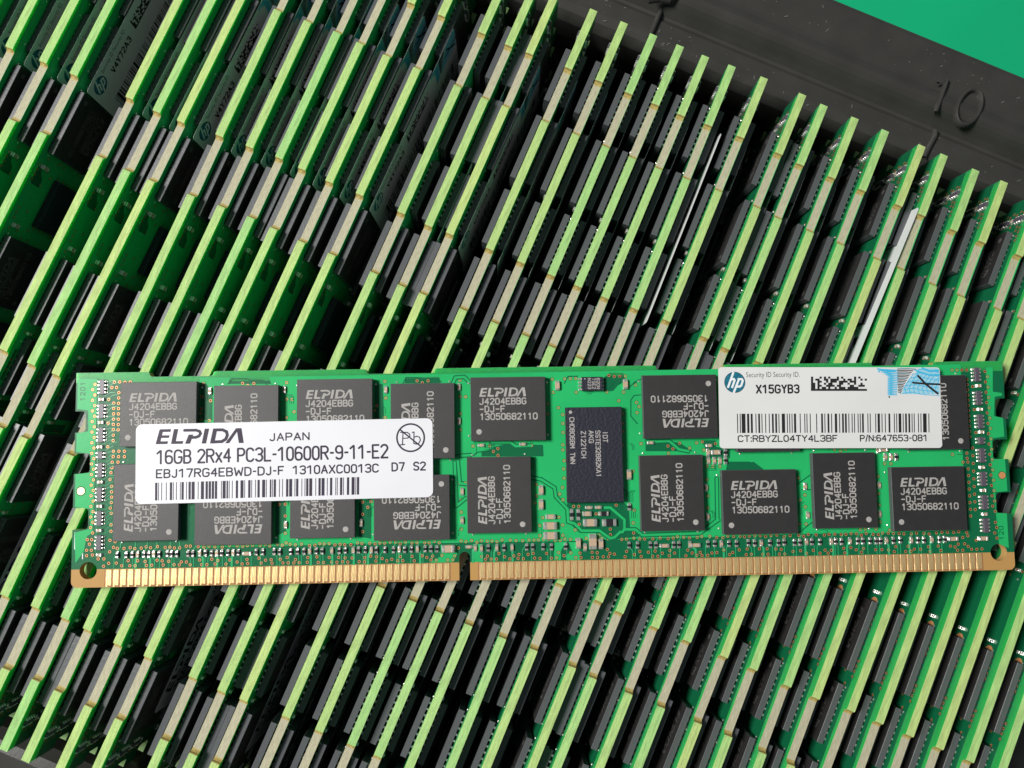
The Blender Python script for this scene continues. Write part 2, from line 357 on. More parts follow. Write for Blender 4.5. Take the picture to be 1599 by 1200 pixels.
chips = [(*P(u, v, CZ1), r) for u, v, r in chips]
REG = P(928.5, 710, CZ1)
SPD = P(925, 599.5, 0.8)

def rnd(a): return random.uniform(-a, a)
# ------------------------------------------------------------------ small parts, vias (shared meshes)
def rowv(u): return 866.6 - (u - 182) * 0.0184
def two_pad(mb, x, y, lx, ly, h, body, vertical=True, z0=0.0, f=0.32):
    """chip resistor / capacitor with soldered ends, long axis y when vertical"""
    if vertical:
        e = ly * f
        mb.box(x - lx / 2, y - ly / 2 + e * 0.8, z0, x + lx / 2, y + ly / 2 - e * 0.8, z0 + h * 0.97, body, bev=0.02)
        for sgn in (-1, 1):
            c = y + sgn * (ly / 2 - e / 2)
            mb.box(x - lx / 2 - 0.02, c - e / 2, z0, x + lx / 2 + 0.02, c + e / 2, z0 + h, 'solder', bev=min(0.08, h * 0.3))
            mb.box(x - lx / 2 + 0.03, c + sgn * e / 2 - 0.08, z0, x + lx / 2 - 0.03, c + sgn * e / 2 + 0.1, z0 + h * 0.35, 'solder', bev=0.05)
    else:
        e = lx * f
        mb.box(x - lx / 2 + e * 0.8, y - ly / 2, z0, x + lx / 2 - e * 0.8, y + ly / 2, z0 + h * 0.97, body, bev=0.02)
        for sgn in (-1, 1):
            c = x + sgn * (lx / 2 - e / 2)
            mb.box(c - e / 2, y - ly / 2 - 0.02, z0, c + e / 2, y + ly / 2 + 0.02, z0 + h, 'solder', bev=min(0.08, h * 0.3))
            mb.box(c + sgn * e / 2 - 0.08, y - ly / 2 + 0.03, z0, c + sgn * e / 2 + 0.1, y + ly / 2 - 0.03, z0 + h * 0.35, 'solder', bev=0.05)
row = [184, 198, 207.5, 216, 226, 233.5, 241, 249.5, 262, 268.5, 276.5, 294, 302, 313, 322, 331, 339, 347.3, 356.4, 364.8, 372.6, 400.5, 411, 428.5, 437,
       454, 465, 475.5, 484.5, 494, 503.3, 518.5, 530, 539.5, 552, 560.5, 570.5, 580, 588, 601.7, 615, 624, 632.5, 642.6, 652.3, 664, 672.7, 682.3,
       742.5, 751.5, 762.7, 776, 786.7, 800, 822.5, 831.5, 848, 861, 883, 982, 995.5, 1015.7, 1024.5, 1052, 1060, 1077.5, 1105.5, 1116, 1126, 1138.3,
       1150, 1168, 1178, 1188.5, 1202, 1215, 1224.5, 1240, 1248.5, 1258.7, 1267, 1280, 1297.5, 1304.5, 1313.5, 1326.5, 1338.5, 1346.5, 1358, 1367.5,
       1374.5, 1383.5, 1394, 1404.7, 1421.7, 1433, 1442, 1454, 1466, 1474.2]
caps = {216, 241, 313, 339, 364.8, 484.5, 518.5, 552, 580, 624, 652.3, 742.5, 751.5, 776, 800, 1077.5, 1126, 1188.5, 1258.7, 1297.5, 1326.5, 1383.5, 1421.7, 1454}
sm = MB()
for u in row:
    x, y = P(u, rowv(u)); c = u in caps
    two_pad(sm, x + rnd(.03), y + rnd(.04), 0.42, 0.86, 0.30, 'ceramic' if c else 'resist', f=0.36)
extra = [(602.7, 609.3, 1), (716.7, 605, 1), (717, 658, 1), (444.5, 609, 1), (328.5, 611, 1), (721.7, 768, 1), (721.7, 813, 1), (982.7, 791.5, 0), (913.5, 855, 1), (446.5, 820, 1), (564, 817, 1),
         (1102, 762, 1), (1104.5, 807.5, 1), (1105.8, 720, 1), (1115, 720, 1), (1123.7, 720, 1), (1132.5, 719.5, 0), (1105, 707, 1), (1132.5, 707, 0), (1256.5, 760, 1), (1260.7, 805, 1),
         (1371.7, 758, 1), (1372.5, 803, 1), (1381.5, 714, 1), (1390.5, 714, 1), (1398.5, 714, 0), (1370, 703, 1), (892.5, 804, 0), (903, 804, 0)]
for u, v, c in extra:
    x, y = P(u, v); two_pad(sm, x, y, 0.46, 0.95 if u not in (892.5, 903) else 1.45, 0.32, 'ceramic' if c else 'resist', f=0.36)
for u, v in [(751.7, 695.7), (816.7, 694), (1016, 691.7), (732.5, 854), (1107, 696), (919.3, 792.7), (934.5, 792.4)]:
    x, y = P(u, v); two_pad(sm, x, y, 0.9, 0.42, 0.32, 'ceramic', vertical=False, f=0.36)
for u, v in [(159.5, 624), (158.5, 660), (157, 698), (157.5, 753), (156.5, 790.6), (155.5, 828.5), (155.5, 866.8),
             (1527.5, 603), (1529.7, 639.6), (1532, 675), (1533, 730), (1535, 766), (1537, 803)]:
    x, y = P(u, v); two_pad(sm, x, y, 0.82, 0.42, 0.3, 'ceramic', vertical=False, f=0.38)
for cx, cy, r in chips:                       # test pads beside the chips
    a, b = (5.3 + 0.30, 3.75)
    for s1 in (-1, 1):
        for s2 in (-1, 1):
            px, py = (cx + s1 * a, cy + s2 * b) if r != 1 else (cx + s2 * b, cy + s1 * a)
            sm.dome(px, py, 0.0, 0.17, 'solder', 0.14)
SMALL = sm.mesh('small_resistors')
vi = MB()
_seen = []
def inside_chip(x, y, m=0.05):
    for cx, cy, r in chips:
        a, b = (CW / 2, CH_ / 2) if r != 1 else (CH_ / 2, CW / 2)
        if abs(x - cx) < a - m and abs(y - cy) < b - m: return True
    return abs(x - REG[0]) < 4 and abs(y - REG[1]) < 6.7
def via(u, v, r=0.21):
    x, y = P(u, v)
    if inside_chip(x, y, 0.15) or y < 2.75: return
    for a, b in _seen:
        if (a - x) ** 2 + (b - y) ** 2 < 0.24: return
    _seen.append((x, y))
    vi.ring(x, y, 0.045, 0.14, r, 'copper', 10)
    vi.disc(x, y, 0.03, 0.15, 'hole', 10)
    vi.ring(x, y, 0.04, r, r + 0.08, 'gap', 10)
u = 184.0
while u < 1512:                                # rows along the contact edge
    if not 690 < u < 715: via(u + rnd(.8), rowv(u) - 10.5 + rnd(1.6))
    u += random.choice((7.4, 7.8, 8.4, 9.5, 12))
u = 182.0
while u < 1520:
    if not 708 < u < 744: via(u + rnd(1), rowv(u) + 10.5 + rnd(1.5) + (0 if random.random() < .6 else 3))
    u += random.choice((8.5, 11, 14, 19))
u = 182.0
while u < 1515:
    if not 706 < u < 746: via(u, rowv(u) + 17.5 + rnd(.5)); 
    if random.random() < .6 and not 700 < u < 746: via(u + 8.2, rowv(u) + 17.5 + rnd(.4))
    u += random.choice((17, 21, 26))
for k in range(29):                            # staggered columns at both ends
    v = 600.6 + 8.28 * k; via(148.6 - (k % 2) * 3.4 - (v - 600) * 0.016, v)
for k in range(28):
    v = 580.6 + 8.08 * k; via(1537.6 + (k % 2) * 3.4 + (v - 580) * 0.058, v)
for k in range(4): via(179 + 8.2 * k, 597 + rnd(.4)); via(1486.5 + 7.6 * k, 578.3)
for k in range(8):
    via(185.8 - k * .15, 613.5 + 8.3 * k); via(178 - k * .15, 630 + 8.3 * k)
for a, b in [(175, 605.5), (182.5, 605.5), (170, 624), (169, 661), (168.5, 698), (177.5, 705), (186, 705), (194.5, 705), (177, 713.5), (185.5, 713.5), (194.5, 713.5), (175.5, 722), (184.5, 722),
             (175, 730.5), (173.5, 738.5), (172, 749), (174.5, 760), (174.5, 768.5), (174.5, 776.5), (174, 785), (172.5, 793.5), (174, 802), (173.6, 820), (173.6, 830), (172, 844), (180, 846),
             (141, 834), (136.5, 843), (143.5, 843), (140, 850), (135.5, 859.5), (143, 859.5), (135.5, 868), (144.5, 867), (153.5, 873), (162.5, 873), (171.5, 862), (170, 880), (178, 883.5), (162, 884.5), (177.5, 855)]: via(a, b)
for k in range(12): via(1509.5 + k * .42, 593 + 8.1 * k)
for k in range(9): via(1518.5 + k * .5, 700 + 12 * k); via(1511 + k * .55, 722 + 10.5 * k)
for a, b in [(1487, 710), (1509.5, 708), (1517.5, 708), (1510, 716), (1519.5, 716), (1503.5, 722), (1514, 722.5), (1520, 726),
             (1518.5, 604), (1521, 640), (1523.5, 676), (1524, 844), (1513.5, 829), (1505.5, 829.5), (1511, 837), (1503, 839.5), (1496, 850), (1506, 849.5), (1512.5, 849.5), (1517, 858), (1525, 858), (1533, 857.5), (1554, 816), (1556, 824), (1553, 832.5), (1556.5, 840.5)]: via(a, b)
# single vias read off the middle of the board
for ox, oy, s, L_ in [(860, 570, 6.15, [(133, 135), (187, 133), (240, 132), (245, 265), (557, 103), (610, 112), (662, 112), (716, 110), (537, 260), (698, 263), (653, 345), (73, 412), (115, 478), (115, 563), (118, 650),
                      (115, 768), (115, 818), (128, 922), (123, 1000), (127, 1088), (112, 1178), (813, 193), (823, 362), (848, 402), (828, 460), (866, 757), (1125, 780), (1172, 808), (1130, 850), (1237, 753), (1333, 800),
                      (1400, 750), (1455, 740), (1580, 757), (1470, 818), (790, 1023), (22, 265), (690, 470), (690, 560), (690, 640), (690, 770)]),
                      (680, 575, 7.27, [(277, 138), (342, 327), (280, 325), (280, 518), (282, 703), (1325, 128), (1335, 280), (1275, 405), (1272, 522), (1395, 450), (427, 888), (615, 885), (708, 915), (658, 948), (710, 992), (1090, 880)]),
                      (700, 725, 7.27, [(132, 217), (195, 217), (147, 410), (147, 545), (147, 738), (83, 407), (997, 232), (1000, 360), (985, 440), (1073, 608), (1257, 603), (1037, 698), (1298, 692), (1040, 812), (1300, 808),
                      (1297, 265), (1265, 340), (1302, 405), (1310, 55), (1313, 160), (1423, 480), (1480, 480), (1487, 683), (1440, 747), (1555, 807), (1372, 873), (1283, 898), (1243, 997), (1530, 865)]),
                      (840, 760, 8.57, [(968, 570), (970, 645), (942, 727), (1033, 717), (818, 650), (635, 652), (605, 720), (928, 843), (777, 367), (1047, 250), (1290, 318), (1275, 487), (1280, 622)]),
                      (960, 725, 7.27, [(212, 782), (1043, 175), (1055, 362), (1055, 500), (1068, 692), (1045, 25), (1112, 27), (1193, 27), (1045, 803), (1103, 803)]),
                      (1180, 690, 7.27, [(485, 413), (557, 605), (505, 660), (563, 740), (570, 935), (495, 935), (893, 88), (962, 105), (1017, 85), (1463, 250), (1533, 250), (1387, 393), (1392, 590), (1400, 720), (1410, 910),
                      (1185, 998), (1243, 995), (1365, 992), (1318, 1033), (1522, 1003)]),
                      (290, 570, 7.27, [(200, 215), (183, 362), (180, 500), (165, 550), (172, 620), (283, 408), (268, 633), (647, 210), (775, 212), (705, 235), (1147, 203), (1147, 390), (1210, 393), (1232, 533), (1143, 600)]),
                      (500, 570, 6.66, [(673, 172), (682, 345), (675, 548), (587, 425), (565, 475), (1008, 167), (1122, 167), (1062, 187), (1455, 332), (1513, 333), (1455, 507), (1455, 680)]),
                      (400, 760, 5.0, [(228, 138), (228, 230), (228, 365), (180, 140), (235, 440), (282, 440), (832, 122), (832, 217), (832, 352), (897, 117), (872, 162), (782, 430), (822, 428), (1557, 105), (1595, 105), (1580, 480), (1550, 542)])]:
    for a, b in L_: via(ox + a / s, oy + b / s)
VIAS = vi.mesh('vias')
# peeling / lying stickers ------------------------------------------------------------------
LZ = CZ1 + 0.03
def rsheet(corners, r, n=5):
    """rounded quadrilateral from four corner points (TL, TR, BR, BL)"""
    pts = []; c = [Vector(p) for p in corners]
    for i in range(4):
        a, b, d = c[i - 1], c[i], c[(i + 1) % 4]; e1 = (a - b).normalized(); e2 = (d - b).normalized()
        for k in range(n + 1):
            t = k / n * math.pi / 2
            pts.append(tuple(b + e1 * r * (1 - math.sin(t)) + e2 * r * (1 - math.cos(t))))
    return pts
def label_body(pts, k, th=0.09):
    mb = MB(); pts = pts[::-1]
    ar = sum(pts[i - 1][0] * pts[i][1] - pts[i][0] * pts[i - 1][1] for i in range(len(pts)))
    if ar < 0: pts = pts[::-1]
    mb.poly(pts, LZ + th, k); mb.poly(pts[::-1], LZ, k)
    for i in range(len(pts)):
        a, b = pts[i - 1], pts[i]; mb.face([(a[0], a[1], LZ), (b[0], b[1], LZ), (b[0], b[1], LZ + th), (a[0], a[1], LZ + th)], k)
    return mb.mesh('label')
ZL = LZ + 0.09
LP = lambda u, v: P(u, v, ZL)
MM = 0.0908                                   # mm per photo pixel on the module
L1 = label_body(rsheet([LP(212.3, 663.3), LP(675.3, 653.3), LP(676.3, 776.5), LP(211.3, 787.8)], 0.85), 'paper')
L2 = label_body(rsheet([LP(1121.6, 573.6), LP(1467.4, 574), LP(1471.5, 699.8), LP(1124, 700.6)], 0.5), 'paper2')
L1T = label_body(rsheet([LP(212.3, 663.3), LP(675.3, 653.3), LP(676.3, 776.5), LP(211.3, 787.8)], 0.85), 'paper', 0.015)
L2T = label_body(rsheet([LP(1121.6, 573.6), LP(1467.4, 574), LP(1471.5, 699.8), LP(1124, 700.6)], 0.5), 'paper2', 0.015)
def bars(mb, tl, tr, bl, br, pattern, k, z):
    tot = sum(pattern); x = 0
    for i, wd in enumerate(pattern):
        if i % 2 == 0:
            a, b = x / tot, (x + wd) / tot; q = []
            for t, (A, B) in ((a, (tl, tr)), (a, (bl, br)), (b, (bl, br)), (b, (tl, tr))):
                q.append((A[0] + (B[0] - A[0]) * t, A[1] + (B[1] - A[1]) * t))
            mb.poly(q, z, k)
        x += wd
def barpat(seed, n, wmax=3):
    rr = random.Random(seed); out = []
    for i in range(n): out.append(rr.choice((1, 1, 1, 2, 2.6) if i % 2 == 0 else (1, 1, 1.4, 2.2)))
    if len(out) % 2 == 0: out.append(1)
    return out
pr = MB(); zt = ZL + 0.006
def wm1(a, b):
    t = a / 870; u = 242.8 + t * 137.5 ; v = 670.8 - t * 1.9 + b / 150 * 23.2
    return LP(u, v)
wordmark(pr, wm1, zt, 'ink')
sans(pr, 'JAPAN', LP(420.5, 689.5), LP(483.6, 687.8), 12.8 * MM, 0.19, zt, 'ink', 0.42)
sans(pr, '16GB 2Rx4 PC3L-10600R-9-11-E2', LP(243.8, 726), LP(606.8, 716.2), 22.6 * MM, 0.27, zt, 'ink', 0.38)
sans(pr, 'EBJ17RG4EBWD-DJ-F', LP(243.3, 747.6), LP(443.8, 742.2), 14.2 * MM, 0.21, zt, 'ink', 0.42)
sans(pr, '1310AXC0013C', LP(456.6, 741.8), LP(591.8, 738.4), 14.2 * MM, 0.21, zt, 'ink', 0.42)
sans(pr, 'D7', LP(611.3, 736.8), LP(632.4, 736.2), 14.2 * MM, 0.21, zt, 'ink', 0.42)
sans(pr, 'S2', LP(645.2, 735.6), LP(665.3, 735.2), 14.2 * MM, 0.21, zt, 'ink', 0.42)
p1 = [3, 1, 1, 3, 1, 5, 1, 4, 3, 1, 1, 3, 1, 4, 1, 1, 3, 3, 1, 2, 3, 1, 4, 4, 1, 3, 4, 2, 3, 1, 3, 1, 3, 1, 3, 5, 1, 1, 4, 1, 2, 1, 1, 3, 1, 4, 3, 3, 4, 1, 1, 4, 3, 1, 1, 4, 1, 2, 3, 3, 4, 1, 1, 4, 2, 1, 1, 1, 3, 4, 1, 3,
      1, 4, 3, 1, 4, 3, 1, 1, 3, 4, 1, 3, 1, 1, 3, 1, 4, 4, 1, 3, 3, 1, 4, 3, 1, 3, 3, 4, 1, 1, 1, 3, 3, 1, 1, 4, 3, 3, 4, 1, 1, 1, 3]
bars(pr, LP(242.2, 754.2), LP(561, 745.2), LP(242, 782), LP(560.8, 772.6), p1, 'ink', zt)
cx, cy = LP(641.2, 683.8); pr.ring(cx, cy, zt, 1.80, 2.04, 'ink', 36)
pr.strip([LP(625, 671.5), LP(656.5, 697)], 0.20, zt, 'ink')
def serif(x, y, t):                            # the two letters of the lead-free mark, in serifed strokes
    for pl in t: pr.strip([LP(x + a, y + b) for a, b in pl], 0.15, zt, 'ink')
serif(624.5, 675.5, [[(1, 0), (11, 0), (15, 2.5), (15.5, 6), (12, 9), (4.5, 9.3)], [(4.8, 0), (4, 19)], [(0.5, 19.6), (7.5, 19)]])
serif(643.5, 674.5, [[(0, 1), (3, 0.5), (2.6, 18.5)], [(2.8, 9), (7, 7), (11.5, 8.5), (13, 13), (10.5, 18), (6.5, 19.5), (2.7, 18)]])
PRINT1 = pr.mesh('printing')

def security_print(code, real=True):
    pr = MB()
    cx, cy = LP(1147.4, 597.4); R_ = 16.6 * MM
    pr.disc(cx, cy, zt, R_, 'ink2', 32); pr.disc(cx, cy, zt + 0.004, R_ * 0.96, 'teal', 32)
    def st(pl, wd=0.30): pr.strip([LP(1147.4 + a, 597.4 + b) for a, b in pl], wd, zt + 0.008, 'white')
    st([(-2.5, -15), (-10.5, 7.5)]); st([(-6.6, -4.3), (-1.5, -5.2), (-0.3, -3.2), (-4.2, 7.8)])
    st([(6.5, -5), (-1.5, 15.5)]); st([(5.4, -5), (11, -5), (12.4, -2.4), (10, 4.8), (8, 6.6), (2.4, 6.6)])
    font_text(pr, 'Security ID Security ID.', LP(1165.2, 589.4), LP(1248.8, 588.8), 7.9 * MM, zt, 'ink2', -0.006)
    sans(pr, code, LP(1180.3, 615.3), LP(1248.8, 614.8), 14.6 * MM, 0.24, zt, 'ink2', 0.5)
    rr = random.Random(11); n, mrows = 26, 7                     # speckled block print
    U0, U1, V0, V1 = 1266.3, 1353.6, 588.4, 610.8
    du, dv = (U1 - U0) / n, (V1 - V0) / mrows
    for i in range(n):
        for j in range(mrows):
            on = rr.random() < 0.55
            if j == mrows - 1 or i == 0: on = True
            if j == 0 and i % 2: on = False
            if on: pr.poly([LP(U0 + du * i, V0 + dv * (j + 1)), LP(U0 + du * (i + 1.04), V0 + dv * (j + 1)), LP(U0 + du * (i + 1.04), V0 + dv * j), LP(U0 + du * i, V0 + dv * j)], zt + 0.0006 * ((i + j) % 2), 'ink2')
    bp = [1, 2, 1, 1, 4.2, 1.8, 2.4, 1.6, 2.2, 3, 1, 2, 2, 1.6, 1, 3, 1, 3, 1, 2.4, 2, 1.6, 2, 1.6, 1, 2.6, 3.6, 2, 1, 1.6, 1, 1.6, 1, 1.6, 2.4, 4, 1, 4, 1, 1.4, 1, 2.6, 1, 6, 1, 4.5]
    bp += [2, 1.6, 1, 2.4, 2, 2, 1, 3, 2.6, 2.2, 1, 2.2, 2, 1.2, 2, 1.8, 1, 2.6, 1, 1.6, 1, 3, 1, 1.4, 1, 1.4, 2, 4, 1, 1.6, 1, 5, 1, 1.6, 2.6, 1.8, 1, 2.6, 1, 3, 2, 4, 1, 1.6, 1, 1.6, 3, 1.6, 1, 1.6, 2, 1.6, 2, 1.6, 1, 1.4, 1, 3.6, 1, 1.8, 1, 1.8, 4, 2, 1]
    bars(pr, LP(1150.7, 646.4), LP(1451, 646), LP(1151.3, 676.6), LP(1451.4, 675.6), bp, 'ink2', zt)
    sans(pr, 'CT:RBYZL04TY4L3BF', LP(1152, 690.8), LP(1308, 690.2), 10.8 * MM, 0.16, zt, 'ink2', 0.36)
    sans(pr, 'P/N:647653-081', LP(1342.8, 690.2), LP(1449, 689.5), 10.8 * MM, 0.16, zt, 'ink2', 0.38)
    # security tint at the right end
    Z = zt
    def q(pts, k, dz=0.0): pr.poly([LP(1290 + a / 7.995, 565 + b / 7.995) for a, b in pts][::-1], Z + dz, k)
    def ln(pts, wd, k, dz=0.0): pr.strip([LP(1290 + a / 7.995, 565 + b / 7.995) for a, b in pts], wd, Z + dz, k)
    q([(950, 405), (1418, 405), (1412, 130), (1390, 82), (1155, 82), (1100, 170), (1000, 270), (955, 340)], 'cyanpale', 0.002)
    for i in range(15):
        y = 95 + i * 22
        ln([(770 + (0 if i > 4 else -110 + i * 30), y), (900 - i * 1.5, y + 14)], 0.15, 'cyan', 0.004)
        ln([(770 + (0 if i > 4 else -110 + i * 30), y + 17), (900 - i * 1.5, y + 12)], 0.08, 'cyan', 0.004)
    for i in range(16):
        t = i / 15; ax, ay = 1120 - 190 * t ** 0.6, 95 + 300 * t; bx, by = 890 + 10 * t, 92 + 290 * t
        ln([(ax, ay), ((ax + bx) / 2 + 12, (ay + by) / 2 - 4), (bx, by)], 0.13, 'ink2' if i % 3 else 'teal', 0.016)
    for i in range(7):
        y = 110 + i * 48; x0 = 1100 - i * 26
        ln([(x0, y), (x0 + 120, y - 18), (x0 + 230, y + 8), (1412, y + 28)], 0.10, 'cyan', 0.018)
    for i in range(8):
        x = 1000 + i * 55
        ln([(x, 402), (x - 25, 330), (x + 15, 250), (min(x + 90, 1410), 150 if i < 6 else 200)], 0.09, 'cyan', 0.028)
    ln([(1200, 84), (1290, 120), (1400, 110)], 0.3, 'cyan', 0.03); ln([(1130, 120), (1300, 170), (1412, 165)], 0.25, 'cyan', 0.03)
    ln([(640, 92), (720, 105), (860, 125)], 0.22, 'cyan', 0.03); ln([(650, 120), (665, 128)], 0.18, 'cyan', 0.03)
    ln([(1145, 178), (1240, 280), (1392, 400)], 0.30, 'ink2', 0.045); ln([(1080, 263), (1250, 278), (1418, 284)], 0.26, 'ink2', 0.056)
    q([(780, 452), (798, 452), (798, 432), (780, 432)], 'ink2')
    return pr.mesh('printing')
PRINT2 = security_print('X15GYB3'); PRINT3 = security_print('V4Y72A3')

# ------------------------------------------------------------------ the flat module
def thing(name, label, cat, group=None):
    o = bpy.data.objects.new(name, None); C.objects.link(o); o.empty_display_size = 0.5
    o['label'] = label; o['category'] = cat
    if group: o['group'] = group
    return o
flat = thing('memory_module', 'memory module lying flat on top, gold contacts, two white labels and black chips', 'memory module')
flat.matrix_world = Matrix.Translation(TM * S) @ RM.to_4x4()
link('board', PCB, flat)
# copper areas under the mask
def px(pts): return [P(*p) for p in pts]
A = []
pourB = px([(312, 590), (700, 584), (1100, 577), (1500, 569), (1503, 700), (1507, 828), (1400, 832), (1260, 834), (1110, 839), (1010, 841), (895, 845), (700, 848), (560, 849), (430, 853), (312, 855)])
H_ = [[(886, 783), (972, 783), (982, 792), (984, 826), (1000, 838), (960, 843), (930, 832), (905, 832), (893, 821), (884, 815)],
      [(1133, 736), (1136, 722), (1176, 722), (1190, 732), (1190, 736)],
      [(790, 694), (848, 695), (849, 713), (752, 713), (752, 706), (764, 703), (775, 697)],
      [(943, 590), (953, 582), (973, 583), (977, 596), (965, 602), (957, 611), (943, 612)],
      [(585, 600), (598, 600), (600, 655), (585, 655)], [(313, 600), (322, 600), (332, 612), (332, 656), (313, 656)],
      [(430, 780), (447, 780), (447, 830), (430, 838)], [(560, 785), (580, 778), (580, 842), (560, 838)],
      [(1095, 688), (1118, 688), (1118, 698), (1140, 702), (1140, 716), (1103, 716), (1103, 704)], [(1008, 691), (1060, 691), (1082, 705), (1008, 705)],
      [(360, 590), (420, 589), (424, 600), (356, 600)], [(634, 590), (686, 589), (688, 599), (632, 599)], [(313, 740), (313, 752), (362, 748), (362, 738)]]
me = curve_sheet([pourB] + [px(h) for h in H_], 0.002, 0.035)
def sheet_obj(name, me, k, parent):
    me.transform(Matrix.Scale(S, 4)); me.materials.clear(); me.materials.append(M[k]); return link(name, me, parent)
POUR = sheet_obj('copper_plane', me, 'pour', flat).data
me = curve_sheet([px([(121.5, 592), (152, 592), (151, 640), (147.5, 760), (145, 832), (136, 838), (131, 862), (118, 880), (116.5, 832), (141, 826), (141, 795), (117.5, 792), (118, 741), (142, 738), (142, 709), (119, 706), (120, 677), (138, 674), (138, 641.5), (121, 639)])], 0.002, 0.035)
sheet_obj('copper_plane', me, 'pour', flat)
me = curve_sheet([px([(1539, 574), (1550, 574), (1550, 612), (1564, 614), (1565, 618), (1553, 620), (1552, 650), (1566, 653), (1568, 682), (1549, 685), (1550, 717), (1569, 717), (1573, 767), (1554, 769), (1555, 801), (1572, 802), (1575, 856), (1560, 850), (1556, 810), (1550, 760), (1545, 690)])], 0.002, 0.035)
sheet_obj('copper_plane', me, 'pour', flat)
for q in ([(688, 851), (714, 850.5), (714, 866), (708, 878), (672, 879), (690, 868)], [(738, 850), (754, 850), (754, 877), (741, 878), (739, 866)], [(888, 847), (904, 847), (906, 875), (885, 875), (883, 868), (893, 860)], [(866, 847), (884, 846), (876, 860), (876, 875), (865, 875)]):
    sheet_obj('copper_plane', curve_sheet([px(q)], 0.002, 0.035), 'pour', flat)
tr = MB()
def trace(pts, wd=0.14, k='trace', z=0.045): tr.strip(px(pts), wd, z, k)
main_tr = [[(830, 746), (845, 749), (866, 762), (868, 776), (886, 795), (887, 815), (897, 818), (908, 829), (936, 829), (953, 841), (960, 839), (968, 831), (972, 831), (975, 826), (975, 812), (953, 793), (944, 793)],
           [(975, 827), (992, 827), (1003, 836), (1093, 833), (1103, 825), (1110, 820), (1122, 812)], [(767, 691), (797, 691), (805, 697), (830, 696)],
           [(1010, 690), (1045, 689), (1060, 702), (1075, 705)], [(705, 716), (720, 712), (735, 711)], [(715, 720), (718, 755), (735, 757)], [(710, 722), (713, 790), (728, 778)],
           [(707, 600), (711, 590), (725, 589), (733, 597)], [(1119, 747), (1120, 812), (1106, 824)]]
for t in main_tr: trace(t, 0.66, 'gap', 0.037)
for t in main_tr: trace(t, 0.34, 'pour', 0.050)
for t in ([(628, 602), (634, 590), (655, 590), (661, 592), (683, 591), (689, 597)], [(356, 600), (363, 592), (386, 592), (390, 594), (410, 594), (417, 601)], [(881, 599), (887, 588), (902, 588)], [(942, 606), (950, 607), (958, 597)],
          [(943, 610), (957, 610), (968, 597), (968, 590)], [(990, 600), (996, 594), (1002, 593)], [(992, 596), (984, 604)], [(985, 650), (985, 625), (990, 618), (1000, 617)], [(985, 650), (995, 662)],
          [(740, 712), (744, 707), (762, 704)], [(1170, 722), (1135, 722)], [(1176, 722), (1192, 734)], [(1240, 760), (1265, 742)], [(1252, 765), (1265, 765)], [(1240, 838), (1268, 816)], [(1103, 707), (1140, 707)]):
    trace(t, 0.16, 'gap', 0.04)
for i, u in enumerate(row):                    # from each part in the row down to its contact
    x, y = P(u, rowv(u) + 5)
    k = round(x - 5.175) if x < 54.7 else round(x - 57.175)
    cxp = (5.175 if x < 54.7 else 57.175) + k + 0.3 * ((i * 7 % 3) - 1)
    wd = 0.30 if u in caps else 0.10
    j1, j2 = 4.9 - (i % 3) * 0.3, 4.1 - (i % 2) * 0.4
    tr.strip([(x, y), (x, j1), (cxp, j2), (cxp, 2.5)], wd, 0.036, 'trace')
    if i % 2 == 0: tr.strip([(x, y + 0.9), (x + 0.35, y + 1.5), (x + 0.35, y + 2.1)], 0.12, 0.036, 'trace')
for k in range(13):
    v = 600 + k * 18.5; u = 164.5 - (v - 600) * .016
    trace([(u, v), (u + 8, v - 5), (u + 16, v - 5.5)], 0.07); trace([(u + 4, v + 6), (u + 12, v - 1), (u + 20, v - 2)], 0.07)
    if v > 640: trace([(u + 3, v + 11), (u + 14, v + 4)], 0.07)
trace([(154.2, 618), (153.7, 665), (152, 760), (150, 862)], 0.08)
for q in ([(123, 592), (122.3, 637)], [(120.5, 679), (120, 705)], [(119.7, 745), (119.4, 765)], [(118.5, 772), (118.2, 791)], [(117, 832), (116.8, 858)], [(129, 859), (129, 873)], [(121, 863), (121, 871)]):
    trace(q, 0.13, 'white', 0.02)
rr = random.Random(3)
for i in range(230):                           # fine routing between the packages
    u, v = rr.uniform(190, 1500), rr.uniform(590, 845); x, y = P(u, v)
    if y < 5.6 or y > 28 or inside_chip(x, y, -0.1): continue
    dx, dy = rr.choice(((0, 1), (0, 1), (1, 0))); l_ = rr.uniform(0.5, 1.6); e = rr.choice((-.35, .35))
    pts = [(x, y), (x + dx * l_, y + dy * l_), (x + dx * l_ + e, y + dy * l_ + abs(e))]
    if any(inside_chip(a, b_, 0.1) or b_ > 28 for a, b_ in pts): continue
    for k in range(rr.choice((1, 2, 3))):
        tr.strip([(a + dy * k * .26, b_ + dx * k * .26) for a, b_ in pts], 0.085, 0.041, 'gap')
stroke_text(tr, '1201', *P(132.5, 626), 0.62, 0.72, 0.45, 0.12, 0.04, 'gap', rot=math.pi / 2)
stroke_text(tr, '120', *P(1567, 843), 0.62, 0.72, 0.45, 0.12, 0.04, 'gap', rot=math.pi / 2)
stuff(tr.build('traces', flat))
stuff(link('vias', VIAS, flat))
stuff(link('small_resistors', SMALL, flat))
fid = MB(); x, y = P(126.5, 767.3); fid.disc(x, y, 0.05, 0.52, 'gold', 20); fid.ring(x, y, 0.045, 0.52, 0.68, 'gap', 20); fid.build('fiducial_pad', flat)
fid = MB(); x, y = P(1564.5, 742.5); fid.disc(x, y, 0.05, 0.50, 'copper', 20); fid.ring(x, y, 0.045, 0.50, 0.6, 'gap', 20); fid.build('fiducial_pad', flat)
